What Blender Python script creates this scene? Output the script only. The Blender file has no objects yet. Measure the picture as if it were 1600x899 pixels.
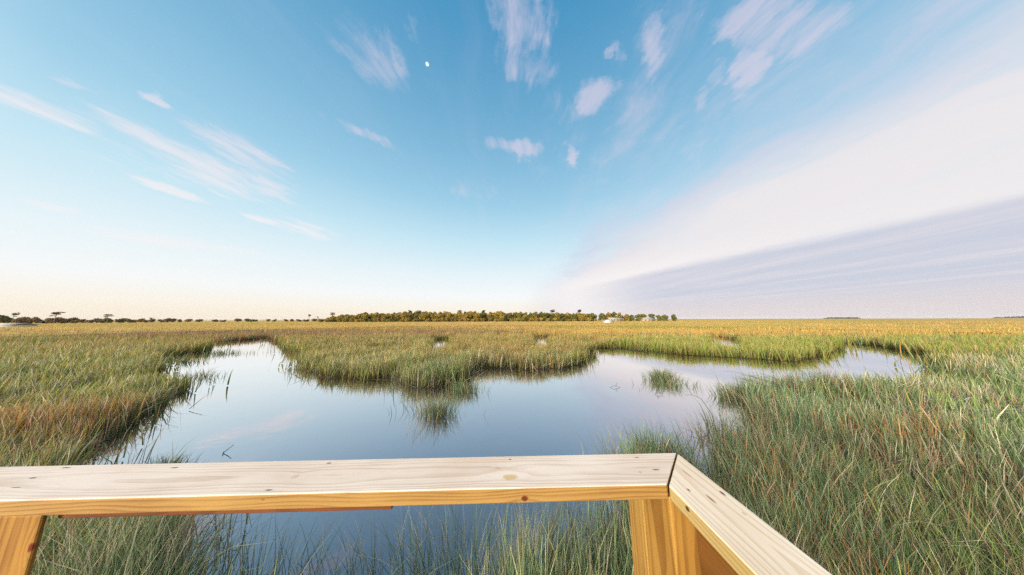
import bpy, math, random
import numpy as np
from mathutils import Matrix, Vector

random.seed(7)
rng = np.random.default_rng(11)
scene = bpy.context.scene
COL = scene.collection
D2R = math.radians

# ------------------------------------------------------------------ camera
F_PX, CX, CY = 331.5, 800.0, 449.5          # photo is 1600 x 899
PITCH, ROLL = D2R(8.54), D2R(0.17)
CAM_Z = 2.5                                  # eye above the water
cam_data = bpy.data.cameras.new('camera')
cam_data.sensor_width = 36.0
cam_data.lens = 36.0 * F_PX / 1600.0
cam_data.clip_start, cam_data.clip_end = 0.05, 20000.0
cam = bpy.data.objects.new('camera', cam_data)
COL.objects.link(cam)
cam.matrix_world = (Matrix.Translation((0, 0, CAM_Z)) @ Matrix.Rotation(math.pi / 2 + PITCH, 4, 'X')
                    @ Matrix.Rotation(-ROLL, 4, 'Z'))
scene.camera = cam


def ray(px, py):
    u, v = (px - CX), (CY - py)
    c, s = math.cos(-ROLL), math.sin(-ROLL)
    u, v = c * u - s * v, s * u + c * v
    return np.array([u, F_PX * math.cos(PITCH) - v * math.sin(PITCH), v * math.cos(PITCH) + F_PX * math.sin(PITCH)])


def ground(px, py, z=0.0):
    d = ray(px, py)
    t = (z - CAM_Z) / d[2]
    return (d[0] * t, d[1] * t)


def at_depth(px, Y):
    d = ray(px, 499.0)
    return d[0] / d[1] * Y


def skyp(px, py):
    d = ray(px, py)
    return np.array([d[0] / d[2], d[1] / d[2]])


def srgb(r, g, b, k=1.0):
    out = []
    for c in (r, g, b):
        c /= 255.0
        c = c / 12.92 if c <= 0.04045 else ((c + 0.055) / 1.055) ** 2.4
        out.append(c * k)
    return tuple(out)


# ------------------------------------------------------------------ tags
def tag(o, label=None, cat=None, group=None, kind=None):
    if label: o['label'] = label
    if cat: o['category'] = cat
    if group: o['group'] = group
    if kind: o['kind'] = kind
    return o


def empty(name, loc, rz=0.0, label=None, cat=None, group=None):
    o = bpy.data.objects.new(name, None)
    o.empty_display_size = 0.2
    COL.objects.link(o)
    o.location = loc
    o.rotation_euler = (0, 0, rz)
    return tag(o, label, cat, group)


def link_mesh(name, me, mat=None, parent=None):
    o = bpy.data.objects.new(name, me)
    COL.objects.link(o)
    if mat is not None and not me.materials:
        me.materials.append(mat)
    if parent is not None:
        o.parent = parent
    return o


def np_mesh(name, verts, quads, cols=None, smooth=False):
    me = bpy.data.meshes.new(name)
    n, m = len(verts), len(quads)
    k = quads.shape[1]
    me.vertices.add(n)
    me.vertices.foreach_set('co', np.ascontiguousarray(verts, dtype=np.float32).ravel())
    me.loops.add(m * k)
    me.loops.foreach_set('vertex_index', np.ascontiguousarray(quads, dtype=np.int32).ravel())
    me.polygons.add(m)
    me.polygons.foreach_set('loop_start', np.arange(0, m * k, k, dtype=np.int32))
    me.polygons.foreach_set('loop_total', np.full(m, k, dtype=np.int32))
    if smooth:
        me.polygons.foreach_set('use_smooth', np.ones(m, dtype=bool))
    me.update(calc_edges=True)
    if cols is not None:
        a = me.color_attributes.new('Col', 'FLOAT_COLOR', 'POINT')
        c4 = np.ones((n, 4), dtype=np.float32)
        c4[:, :3] = cols
        a.data.foreach_set('color', c4.ravel())
    return me


# ------------------------------------------------------------------ value noise (numpy)
_LAT = rng.random((256, 256))


def vnoise(x, y, s=1.0, seed=0):
    x = np.asarray(x) / s + seed * 17.31
    y = np.asarray(y) / s + seed * 7.77
    xi, yi = np.floor(x).astype(int), np.floor(y).astype(int)
    fx, fy = x - xi, y - yi
    fx, fy = fx * fx * (3 - 2 * fx), fy * fy * (3 - 2 * fy)
    g = lambda i, j: _LAT[i % 256, j % 256]
    return (g(xi, yi) * (1 - fx) + g(xi + 1, yi) * fx) * (1 - fy) + (g(xi, yi + 1) * (1 - fx) + g(xi + 1, yi + 1) * fx) * fy


def fbm(x, y, s, seed=0):
    return (vnoise(x, y, s, seed) * 0.55 + vnoise(x, y, s * 0.45, seed + 1) * 0.3 + vnoise(x, y, s * 0.2, seed + 2) * 0.15)


def sstep(a, b, x):
    t = np.clip((x - a) / (b - a), 0, 1)
    return t * t * (3 - 2 * t)


# ------------------------------------------------------------------ node helper
class NG:
    def __init__(self, tree):
        self.t = tree
        self.n = tree.nodes
        self.l = tree.links

    def put(self, sock, v):
        if isinstance(v, bpy.types.NodeSocket):
            self.l.new(v, sock)
        else:
            try:
                sock.default_value = v
            except Exception:
                sock.default_value = (*v, 1.0) if len(v) == 3 else v

    def math(self, op, a, b=None, c=None, clamp=False):
        n = self.n.new('ShaderNodeMath'); n.operation = op; n.use_clamp = clamp
        for i, v in enumerate((a, b, c)):
            if v is not None: self.put(n.inputs[i], v)
        return n.outputs[0]

    def vmath(self, op, a, b=None, out=0):
        n = self.n.new('ShaderNodeVectorMath'); n.operation = op
        self.put(n.inputs[0], a)
        if b is not None:
            self.put(n.inputs['Scale'] if op == 'SCALE' else n.inputs[1], b)
        return n.outputs[out]

    def mrange(self, v, a, b, c=0.0, d=1.0, smooth=True):
        n = self.n.new('ShaderNodeMapRange')
        n.interpolation_type = 'SMOOTHSTEP' if smooth else 'LINEAR'
        n.clamp = True
        for i, x in enumerate((v, a, b, c, d)): self.put(n.inputs[i], x)
        return n.outputs[0]

    def mix(self, f, a, b, mode='MIX'):
        n = self.n.new('ShaderNodeMix'); n.data_type = 'RGBA'; n.blend_type = mode
        self.put(n.inputs[0], f)
        self.put(n.inputs[6], a); self.put(n.inputs[7], b)
        return n.outputs[2]

    def noise(self, vec, scale, detail=3.0, rough=0.55, dist=0.0, col=False):
        n = self.n.new('ShaderNodeTexNoise')
        self.put(n.inputs['Vector'], vec)
        n.inputs['Scale'].default_value = scale
        n.inputs['Detail'].default_value = detail
        n.inputs['Roughness'].default_value = rough
        n.inputs['Distortion'].default_value = dist
        return n.outputs['Color' if col else 'Fac']

    def mapping(self, vec, loc=(0, 0, 0), rot=(0, 0, 0), sc=(1, 1, 1), kind='POINT'):
        n = self.n.new('ShaderNodeMapping'); n.vector_type = kind
        self.put(n.inputs['Vector'], vec)
        n.inputs['Location'].default_value = loc
        n.inputs['Rotation'].default_value = rot
        n.inputs['Scale'].default_value = sc
        return n.outputs[0]

    def ramp(self, f, stops, interp='LINEAR'):
        n = self.n.new('ShaderNodeValToRGB')
        n.color_ramp.interpolation = interp
        els = n.color_ramp.elements
        while len(els) > 1: els.remove(els[-1])
        for i, (p, c) in enumerate(stops):
            e = els[0] if i == 0 else els.new(p)
            e.position = p
            e.color = (*c, 1.0)
        self.put(n.inputs[0], f)
        return n.outputs[0]

    def comb(self, x, y, z=0.0):
        n = self.n.new('ShaderNodeCombineXYZ')
        for i, v in enumerate((x, y, z)): self.put(n.inputs[i], v)
        return n.outputs[0]

    def sep(self, v):
        n = self.n.new('ShaderNodeSeparateXYZ'); self.put(n.inputs[0], v)
        return n.outputs


def new_mat(name):
    m = bpy.data.materials.new(name)
    m.use_nodes = True
    m.node_tree.nodes.clear()
    g = NG(m.node_tree)
    out = g.n.new('ShaderNodeOutputMaterial')
    return m, g, out


def principled(g, out, color, rough=0.6, normal=None, spec=0.3):
    b = g.n.new('ShaderNodeBsdfPrincipled')
    g.put(b.inputs['Base Color'], color)
    g.put(b.inputs['Roughness'], rough)
    b.inputs['Specular IOR Level'].default_value = spec
    if normal is not None: g.l.new(normal, b.inputs['Normal'])
    g.l.new(b.outputs[0], out.inputs['Surface'])
    return b


def bump(g, h, strength=0.3, dist=0.01):
    n = g.n.new('ShaderNodeBump')
    n.inputs['Strength'].default_value = strength
    n.inputs['Distance'].default_value = dist
    g.put(n.inputs['Height'], h)
    return n.outputs[0]


# ------------------------------------------------------------------ light: low warm sun behind and to the left
SUN_AZ, SUN_EL = D2R(-138.0), D2R(13.0)      # azimuth from +Y, clockwise positive
SUN_DIR = Vector((math.sin(SUN_AZ) * math.cos(SUN_EL), math.cos(SUN_AZ) * math.cos(SUN_EL), math.sin(SUN_EL)))
sd = bpy.data.lights.new('sun', 'SUN')
sd.energy = 4.7
sd.angle = D2R(8.0)          # low sun seen through thin veil cloud: soft edged shade
sd.color = (1.0, 0.895, 0.74)
sun = bpy.data.objects.new('sun', sd)
COL.objects.link(sun)
sun.rotation_euler = SUN_DIR.to_track_quat('Z', 'Y').to_euler()
sun.location = (-60, -60, 40)

# ------------------------------------------------------------------ sky
world = bpy.data.worlds.new('World')
scene.world = world
world.use_nodes = True
world.node_tree.nodes.clear()
g = NG(world.node_tree)
wout = g.n.new('ShaderNodeOutputWorld')
bg = g.n.new('ShaderNodeBackground')
g.l.new(bg.outputs[0], wout.inputs[0])
tc = g.n.new('ShaderNodeTexCoord')
DIR = g.vmath('NORMALIZE', tc.outputs['Generated'])
dx, dy, dz = g.sep(DIR)
zc = g.math('MAXIMUM', dz, 0.0)
sunfac = g.vmath('DOT_PRODUCT', DIR, tuple(SUN_DIR), out=1)
# blue dome: paler towards the sun
lift = g.mrange(sunfac, -0.75, 0.55, 0.0, 1.0, False)
zeff = g.math('MULTIPLY', zc, g.math('SUBTRACT', 1.0, g.math('MULTIPLY', lift, 0.02)))
dome = g.ramp(zeff, [
    (0.00, srgb(255, 238, 214)), (0.045, srgb(255, 247, 233)), (0.10, srgb(251, 253, 253)),
    (0.20, srgb(234, 248, 253)), (0.34, srgb(200, 234, 248)), (0.49, srgb(161, 210, 236)),
    (0.63, srgb(134, 190, 223)), (0.87, srgb(76, 153, 200)), (1.0, srgb(60, 138, 190))])
# away from the sun the horizon turns lavender grey
cool = g.math('MULTIPLY', g.mrange(sunfac, -0.70, -0.95), g.mrange(zc, 0.28, 0.02))
dome = g.mix(g.math('MULTIPLY', cool, 0.85), dome, srgb(219, 212, 220))
nish = g.n.new('ShaderNodeTexSky')
nish.sky_type = 'NISHITA'
nish.sun_disc = False
nish.sun_elevation = SUN_EL
nish.sun_rotation = SUN_AZ
dome = g.mix(0.05, dome, g.vmath('SCALE', nish.outputs[0], 0.1))

# cloud sheet: a flat layer seen from below, coordinates (x/z, y/z); the streaks run away from the viewer
zi = g.math('DIVIDE', 1.0, g.math('MAXIMUM', dz, 0.012))
PX = g.math('MULTIPLY', dx, zi)
PY = g.math('MULTIPLY', dy, zi)
P0 = g.comb(PX, PY, 0.0)
wob = g.noise(P0, 2.6, 6.0, 0.68, col=True)
wob = g.vmath('SCALE', g.vmath('SUBTRACT', wob, (0.5, 0.5, 0.5)), 0.36)
P = g.vmath('ADD', P0, wob)
wob2 = g.noise(P0, 0.9, 3.0, 0.6, col=True)
PW = g.vmath('ADD', P0, g.vmath('SCALE', g.vmath('SUBTRACT', wob2, (0.5, 0.5, 0.5)), 0.5))
fine = g.noise(g.mapping(PW, sc=(1.0, 0.22, 1)), 11.0, 6.0, 0.66)
streak = g.noise(g.mapping(PW, sc=(1.0, 0.10, 1)), 3.2, 6.0, 0.62)
thin = g.noise(g.mapping(PW, sc=(1.0, 0.13, 1)), 1.1, 6.0, 0.62)


def line_dist(a, b, coords):
    A, B = skyp(*a), skyp(*b)
    d = (B - A) / np.linalg.norm(B - A)
    n = (-d[1], d[0])
    v = g.vmath('DOT_PRODUCT', coords, (n[0], n[1], 0.0), out=1)
    return g.math('SUBTRACT', v, float(n[0] * A[0] + n[1] * A[1])), n


# veil on the right: from a loose upper edge to a bright lower edge
def signed(a, b, ref, coords):
    v, n = line_dist(a, b, coords)
    A, R = skyp(*a), skyp(*ref)
    s = n[0] * (R[0] - A[0]) + n[1] * (R[1] - A[1])
    if s < 0:
        v = g.math('MULTIPLY', v, -1.0)
    return v, abs(s)


sdist, sref = signed((915, 446), (1600, 297), (1600, 420), P)
jit = g.math('ADD', g.math('MULTIPLY', g.math('SUBTRACT', streak, 0.5), 1.7), g.math('MULTIPLY', g.math('SUBTRACT', fine, 0.5), 1.1))
PV = g.vmath('ADD', PW, g.vmath('SCALE', g.vmath('SUBTRACT', g.noise(P0, 0.5, 4.0, 0.6, col=True), (0.5, 0.5, 0.5)), 1.5))
pwx = g.sep(PV)[0]
sv = g.noise(g.mapping(PV, sc=(1.0, 0.22, 1)), 2.0, 9.0, 0.68)
lowd = g.math('MULTIPLY', g.math('SUBTRACT', 0.5, zc), 1.2)
vm = g.mrange(g.math('ADD', g.math('ADD', pwx, g.math('MULTIPLY', g.math('SUBTRACT', sv, 0.5), 2.4)), lowd), 0.28, 1.80)
vm = g.math('MULTIPLY', vm, g.mrange(g.math('ADD', sv, g.math('MULTIPLY', vm, 0.30)), 0.42, 0.92, 0.60, 1.0))
brk = g.noise(g.mapping(PV, loc=(7.7, 0, 0), sc=(1.0, 0.4, 1)), 1.5, 7.0, 0.66)
brk = g.math('ADD', brk, g.mrange(pwx, 1.2, 3.0, 0.0, 0.30))
vm = g.math('MULTIPLY', vm, g.mrange(brk, 0.36, 0.66, 0.62, 1.0))
azr = g.math('DIVIDE', dx, g.math('MAXIMUM', dy, 0.05))
vm = g.math('MULTIPLY', vm, g.mrange(azr, 0.03, 0.42))
veil_col = g.mix(g.mrange(g.math('ADD', pwx, g.math('MULTIPLY', g.math('SUBTRACT', 0.45, zc), 1.6)), 1.0, 2.4), srgb(204, 210, 230), srgb(238, 233, 235))
sky = g.mix(g.math('MULTIPLY', vm, 0.96), dome, veil_col)
# bright lip above the stratus
lip = g.math('MULTIPLY', g.mrange(g.math('ADD', sdist, g.math('MULTIPLY', jit, 0.6)), -1.5, -0.1), g.mrange(dx, 0.10, 0.30))
lip = g.math('MULTIPLY', lip, g.mrange(dx, 0.95, 0.4, 0.2, 1.0))
sky = g.mix(g.math('MULTIPLY', lip, 0.75), sky, srgb(250, 244, 244))
# lavender stratus sheet low on the right
sm = g.mrange(g.math('ADD', sdist, g.math('MULTIPLY', g.math('SUBTRACT', thin, 0.5), 1.0)), -0.15, 0.55)
sm = g.math('MULTIPLY', sm, g.mrange(azr, 0.22, 0.75))
strat_col = g.mix(g.mrange(thin, 0.42, 0.72), srgb(200, 206, 222), srgb(221, 218, 226))
strat_col = g.mix(g.mrange(zc, 0.10, 0.015), strat_col, srgb(224, 214, 215))
sky = g.mix(g.math('MULTIPLY', sm, 0.90), sky, strat_col)

# single wisps: (x0,y0,x1,y1, half width, strength)
WISPS = [
    (800, -40, 832, 100, 46, .85), (790, 60, 850, 130, 34, .5), (908, 185, 950, 135, 26, 1.0), (880, 165, 925, 190, 20, .45),
    (1000, 20, 1018, 140, 24, .8), (965, 40, 1015, 75, 24, .45), (775, 235, 852, 236, 13, .95), (750, 222, 800, 240, 14, .5),
    (880, 228, 903, 266, 9, .9), (1140, 70, 1180, -10, 30, .85), (1158, 150, 1190, 60, 18, .85), (1180, 90, 1290, 0, 46, .7),
    (1110, 110, 1135, 130, 26, .5), (1080, 165, 1110, 150, 16, .5),
    (606, -10, 668, 95, 14, .55), (530, 30, 640, 165, 30, .42), (520, 190, 640, 248, 8, .5),
    (-60, 115, 150, 215, 18, .72), (150, 215, 330, 320, 34, .28), (210, 205, 420, 300, 13, 1.0), (265, 240, 455, 330, 24, .62), (335, 205, 470, 300, 20, .7),
    (380, 265, 465, 318, 22, .6), (222, 280, 328, 318, 7, .95), (380, 333, 430, 352, 5, .9), (430, 340, 520, 376, 12, .75),
    (240, 150, 280, 168, 9, .75), (170, 182, 200, 200, 5, .6), (122, 135, 165, 160, 9, .4), (30, 313, 145, 338, 5, .6),
    (180, 358, 320, 395, 13, .65), (300, 385, 425, 398, 6, .6), (850, 150, 900, 200, 30, .3),
    (1030, 230, 1060, 190, 24, .35), (940, 70, 960, 100, 8, .5), (690, 310, 800, 290, 16, .25), (90, 405, 170, 402, 6, .5)]
acc = None
for (x0, y0, x1, y1, hw, st) in WISPS:
    A, B = skyp(x0, y0), skyp(x1, y1)
    c = skyp((x0 + x1) / 2, (y0 + y1) / 2)
    L = math.hypot(x1 - x0, y1 - y0)
    nx, ny = -(y1 - y0) / L, (x1 - x0) / L
    W = skyp((x0 + x1) / 2 + nx * hw, (y0 + y1) / 2 + ny * hw) - c
    dvec = (B - A) / 2
    hl = float(np.linalg.norm(dvec)) * 1.65
    ang = math.atan2(dvec[1], dvec[0])
    perp = np.array([-math.sin(ang), math.cos(ang)])
    hwp = max(0.02, abs(float(W @ perp))) * 1.75
    m = g.mapping(P, loc=(float(c[0]), float(c[1]), 0), rot=(0, 0, ang), sc=(hl, hwp, 1), kind='TEXTURE')
    r = g.vmath('LENGTH', m, out=1)
    k = g.math('MULTIPLY', g.mrange(r, 1.0, 0.15), st)
    acc = k if acc is None else g.math('MAXIMUM', acc, k)
wm = g.mrange(g.math('ADD', acc, g.math('MULTIPLY', g.math('SUBTRACT', fine, 0.5), 2.1)), 0.10, 1.05)
wm = g.math('MULTIPLY', wm, g.mrange(acc, 0.02, 0.35))
cir = g.noise(g.mapping(PW, loc=(3.1, 0, 0), sc=(1.0, 0.45, 1)), 3.4, 9.0, 0.68)
cirm = g.math('MULTIPLY', g.mrange(cir, 0.50, 0.80), g.math('MULTIPLY', g.mrange(zc, 0.35, 0.6), g.mrange(PX, -0.15, 0.35)))
wm = g.math('MAXIMUM', wm, g.math('MULTIPLY', cirm, 0.75))
veil_thin = g.math('MULTIPLY', g.mrange(streak, 0.52, 0.78), 0.12)
wm = g.math('MAXIMUM', wm, veil_thin)
wisp_col = g.mix(g.mrange(zc, 0.25, 0.7), srgb(250, 243, 244), srgb(216, 210, 229))
sky = g.mix(g.math('MULTIPLY', wm, 0.68), sky, wisp_col)

# sunset glow round the sun, behind the viewer, strengthened to brighten the ground
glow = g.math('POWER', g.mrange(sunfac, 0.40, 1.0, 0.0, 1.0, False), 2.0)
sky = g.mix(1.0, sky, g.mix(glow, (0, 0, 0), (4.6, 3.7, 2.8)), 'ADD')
bg.inputs['Strength'].default_value = 1.0
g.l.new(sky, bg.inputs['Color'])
world.cycles.sampling_method = 'MANUAL'
world.cycles.sample_map_resolution = 1024

# moon: a real far ball
d = ray(667.5, 100.5); d = d / np.linalg.norm(d)
m_moon, g, out = new_mat('moon_light')
em = g.n.new('ShaderNodeEmission')
nz = g.noise(g.n.new('ShaderNodeTexCoord').outputs['Generated'], 3.0)
g.put(em.inputs['Color'], g.mix(g.mrange(nz, 0.35, 0.7), (0.86, 0.98, 1.0), (0.6, 0.75, 0.82)))
em.inputs['Strength'].default_value = 1.1
g.l.new(em.outputs[0], out.inputs['Surface'])
import bmesh
bm = bmesh.new()
bmesh.ops.create_icosphere(bm, subdivisions=3, radius=47.0)
me = bpy.data.meshes.new('moon'); bm.to_mesh(me); bm.free()
moon = link_mesh('moon', me, m_moon)
moon.location = Vector(d * 9000.0) + Vector((0, 0, CAM_Z))
tag(moon, 'small white moon high in the blue sky', 'moon')

# ------------------------------------------------------------------ where the water lies
ZN = 0.80
def poly(pts):
    return np.array([ground(x, y, 0.06 if f == 'f' else ZN) for x, y, f in pts])


POOL = poly([(331, 535, 'f'), (418, 528, 'f'), (430, 533, 'f'), (442, 542, 'f'), (449, 549, 'f'), (477, 553, 'f'), (470, 566, 'f'), (471, 577, 'f'),
             (487, 583, 'f'), (532, 590, 'f'), (570, 592, 'f'), (607, 593, 'f'), (650, 604, 'f'), (690, 602, 'f'),
             (722, 597, 'f'), (737, 590, 'f'), (732, 576, 'f'), (757, 573, 'f'), (795, 574, 'f'), (815, 576, 'f'),
             (880, 574, 'f'), (910, 567, 'f'), (926, 553, 'f'), (931, 544, 'f'), (952, 543, 'f'), (990, 548, 'f'),
             (1040, 552, 'f'), (1090, 556, 'f'), (1140, 558, 'f'), (1177, 561, 'f'), (1240, 563, 'f'), (1275, 560, 'f'),
             (1307, 547, 'f'), (1312, 540, 'f'), (1340, 539, 'f'), (1372, 539.5, 'f'), (1405, 546, 'f'), (1437, 553, 'f'),
             (1466, 563, 'f'), (1462, 573, 'n'), (1372, 574, 'n'), (1275, 578, 'n'), (1226, 582, 'n'), (1165, 587, 'n'),
             (1122, 604, 'f'), (1151, 618, 'f'), (1176, 638, 'f'), (1150, 652, 'n'), (1105, 668, 'n'), (1086, 690, 'n'), (1078, 676, 'n'),
             (1060, 658, 'n'), (1030, 648, 'n'), (1003, 648, 'n'), (984, 664, 'n'), (972, 692, 'n'), (962, 725, 'n'),
             (900, 765, 'n'), (830, 800, 'n'), (760, 835, 'n'), (690, 862, 'n'), (620, 880, 'n'), (520, 890, 'n'), (420, 880, 'n'), (360, 850, 'n'),
             (330, 800, 'n'), (302, 775, 'n'), (285, 738, 'n'), (240, 735, 'n'), (205, 748, 'n'), (185, 768, 'n'), (140, 760, 'n'),
             (94, 719, 'f'), (144, 695, 'f'), (194, 668, 'f'), (238, 646, 'f'), (272, 624, 'f'), (280, 600, 'f'), (272, 588, 'f'),
             (308, 578, 'n'), (243, 566, 'n'), (252, 557, 'f'), (326, 548, 'f')])
PONDS = [poly(p) for p in (
    [(672, 530.5, 'f'), (702, 530, 'f'), (702, 535.5, 'n'), (676, 536.5, 'n')],
    [(1110, 524, 'f'), (1135, 528, 'f'), (1160, 534, 'f'), (1160, 540, 'n'), (1130, 533, 'n'), (1112, 528, 'n')],
    [(832, 527.5, 'f'), (856, 529, 'f'), (858, 533.5, 'n'), (838, 532, 'n')],
    [(126, 594, 'f'), (146, 591, 'f'), (148, 606, 'n'), (126, 609, 'n')])]


def channel(pts, w):
    a = [np.array(ground(x, y, 0.06)) for x, y in pts]
    b = [p * (1 - w / np.linalg.norm(p)) for p in a]
    return np.array(a + b[::-1])


CHANNELS = [channel([(-60, 545), (0, 541), (100, 539), (200, 536.5), (280, 533), (345, 533)], 2.6),
            channel([(1122, 518), (1200, 525), (1260, 530), (1307, 535), (1345, 538)], 3.2),
            channel([(640, 521.5), (702, 522.5), (740, 521.5), (840, 524.5), (900, 532), (935, 544)], 3.0),
            channel([(1450, 524.5), (1490, 525.5), (1530, 526)], 3.4), channel([(1560, 520), (1640, 521)], 5.0),
            channel([(1590, 536), (1660, 541)], 3.0), channel([(380, 521), (480, 519), (600, 516.5)], 4.0)]


def inside(poly_, x, y):
    r = np.zeros(x.shape, dtype=bool)
    n = len(poly_)
    j = n - 1
    for i in range(n):
        xi, yi = poly_[i]; xj, yj = poly_[j]
        if yi != yj:
            c = ((yi > y) != (yj > y)) & (x < (xj - xi) * (y - yi) / (yj - yi) + xi)
            r ^= c
        j = i
    return r


def water_mask(x, y, wobble=0.35):
    d_ = np.hypot(x, y)
    a = np.clip(d_ / 12.0, 0.3, 1.5) * wobble
    x2 = x + (vnoise(x, y, 0.9, 3) - 0.5) * a + (vnoise(x, y, 0.25, 5) - 0.5) * a * 0.5
    y2 = y + (vnoise(x, y, 0.9, 4) - 0.5) * a + (vnoise(x, y, 0.25, 6) - 0.5) * a * 0.5
    m = inside(POOL, x2, y2)
    for p in PONDS + CHANNELS:
        m |= inside(p, x2, y2)
    return m


# ------------------------------------------------------------------ ground and water sheets
def polar_sheet(name, radii, a0, a1, na, zfun):
    th = np.linspace(a0, a1, na)
    R, T = np.meshgrid(radii, th, indexing='ij')
    x, y = R * np.sin(T), R * np.cos(T)
    z = zfun(x, y)
    v = np.stack([x, y, z], -1).reshape(-1, 3)
    nr = len(radii)
    i = np.arange(nr - 1)[:, None] * na + np.arange(na - 1)[None, :]
    q = np.stack([i, i + na, i + na + 1, i + 1], -1).reshape(-1, 4)[:, ::-1]
    return np_mesh(name, v, q, smooth=True)


def mud_z(x, y):
    w = water_mask(x, y)
    return np.where(w, -0.4, 0.008 + 0.02 * vnoise(x, y, 0.7, 9))


m_mud, g, out = new_mat('marsh_mud')
tcn = g.n.new('ShaderNodeTexCoord')
n1 = g.noise(tcn.outputs['Object'], 1.3, 5.0)
n2 = g.noise(tcn.outputs['Object'], 14.0, 4.0)
c = g.mix(n1, (0.022, 0.018, 0.012), (0.05, 0.04, 0.025))
c = g.mix(g.math('MULTIPLY', n2, 0.5), c, (0.04, 0.035, 0.02))
principled(g, out, c, g.mrange(n1, 0.3, 0.7, 0.35, 0.8), bump(g, n2, 0.5, 0.05))
radii = np.concatenate([np.linspace(0.3, 12, 118), np.geomspace(12.2, 90, 170), np.geomspace(95, 4700, 60)])
me = polar_sheet('ground', radii, D2R(-180), D2R(180), 1081, mud_z)
gr = link_mesh('ground', me, m_mud)
tag(gr, 'dark wet marsh mud under the grass', 'ground', kind='structure')

m_water, g, out = new_mat('still_water')
tcn = g.n.new('ShaderNodeTexCoord')
rip = g.noise(g.mapping(tcn.outputs['Object'], sc=(1, 1.6, 1)), 2.5, 3.0, 0.5)
nrm = bump(g, g.math('MULTIPLY', rip, g.mrange(g.noise(tcn.outputs['Object'], 0.35, 2.0), 0.35, 0.65, 0.3, 1.6)), 0.07, 0.02)
gl = g.n.new('ShaderNodeBsdfGlossy'); gl.inputs['Roughness'].default_value = 0.015

g.l.new(nrm, gl.inputs['Normal'])
df = g.n.new('ShaderNodeBsdfDiffuse')
g.put(df.inputs['Color'], g.mix(g.noise(tcn.outputs['Object'], 0.5, 3.0), (0.060, 0.048, 0.055), (0.085, 0.068, 0.078)))
lw = g.n.new('ShaderNodeLayerWeight'); lw.inputs['Blend'].default_value = 0.5
g.put(gl.inputs['Color'], g.mix(g.mrange(lw.outputs['Facing'], 0.55, 0.85), (0.95, 0.885, 0.945), (0.99, 0.985, 0.98)))
fr = g.mrange(lw.outputs['Facing'], 0.36, 0.87, 0.28, 0.965, False)
mx = g.n.new('ShaderNodeMixShader')
g.l.new(fr, mx.inputs[0]); g.l.new(df.outputs[0], mx.inputs[1]); g.l.new(gl.outputs[0], mx.inputs[2])
g.l.new(mx.outputs[0], out.inputs['Surface'])
wv = np.array([(-260, -30, 0), (260, -30, 0), (260, 160, 0), (-260, 160, 0)], dtype=float)
wa = link_mesh('water', np_mesh('water', wv, np.array([[0, 1, 2, 3]])), m_water)
tag(wa, 'calm tidal pool reflecting blue sky and pink cloud', 'water', kind='structure')

# ------------------------------------------------------------------ grass
m_grass, g, out = new_mat('marsh_grass_blades')
at = g.n.new('ShaderNodeAttribute'); at.attribute_name = 'Col'
df = g.n.new('ShaderNodeBsdfDiffuse'); g.l.new(at.outputs['Color'], df.inputs['Color'])
tr = g.n.new('ShaderNodeBsdfTranslucent'); g.l.new(at.outputs['Color'], tr.inputs['Color'])
mx = g.n.new('ShaderNodeMixShader'); mx.inputs[0].default_value = 0.35
g.l.new(df.outputs[0], mx.inputs[1]); g.l.new(tr.outputs[0], mx.inputs[2])
g.l.new(mx.outputs[0], out.inputs['Surface'])


def blades(name, pos, height, width, lean_az, lean, droop, cbase, ctip, segs, face=None):
    """N bent tapering blades in one mesh."""
    N = len(pos)
    S = segs
    t = np.linspace(0, 1, S + 1)[None, :]
    if face is None:
        face = rng.random(N) * math.pi
    off = (lean[:, None] * t + droop[:, None] * t ** 3) * height[:, None]
    zz = height[:, None] * (t - 0.35 * np.abs(droop)[:, None] * t ** 4 - 0.12 * lean[:, None] ** 2 * t)
    cx = pos[:, 0:1] + np.sin(lean_az)[:, None] * off
    cy = pos[:, 1:2] + np.cos(lean_az)[:, None] * off
    cz = pos[:, 2:3] + zz
    w = width[:, None] * 0.5 * (1.0 - 0.92 * t ** 1.8)
    fx, fy = np.cos(face)[:, None], np.sin(face)[:, None]
    V = np.empty((N, S + 1, 2, 3), dtype=np.float32)
    V[:, :, 0, 0] = cx - fx * w; V[:, :, 1, 0] = cx + fx * w
    V[:, :, 0, 1] = cy - fy * w; V[:, :, 1, 1] = cy + fy * w
    V[:, :, 0, 2] = cz; V[:, :, 1, 2] = cz
    tc_ = t[..., None] ** 0.7
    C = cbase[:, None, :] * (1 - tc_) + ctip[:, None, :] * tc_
    C = np.repeat(C[:, :, None, :], 2, axis=2)
    b = (np.arange(N) * (S + 1) * 2)[:, None] + np.arange(S)[None, :] * 2
    Q = np.stack([b, b + 1, b + 3, b + 2], -1).reshape(-1, 4)
    return np_mesh(name, V.reshape(-1, 3), Q, C.reshape(-1, 3))


def pal(*rgb):
    return np.array([srgb(*c) for c in rgb])


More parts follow.
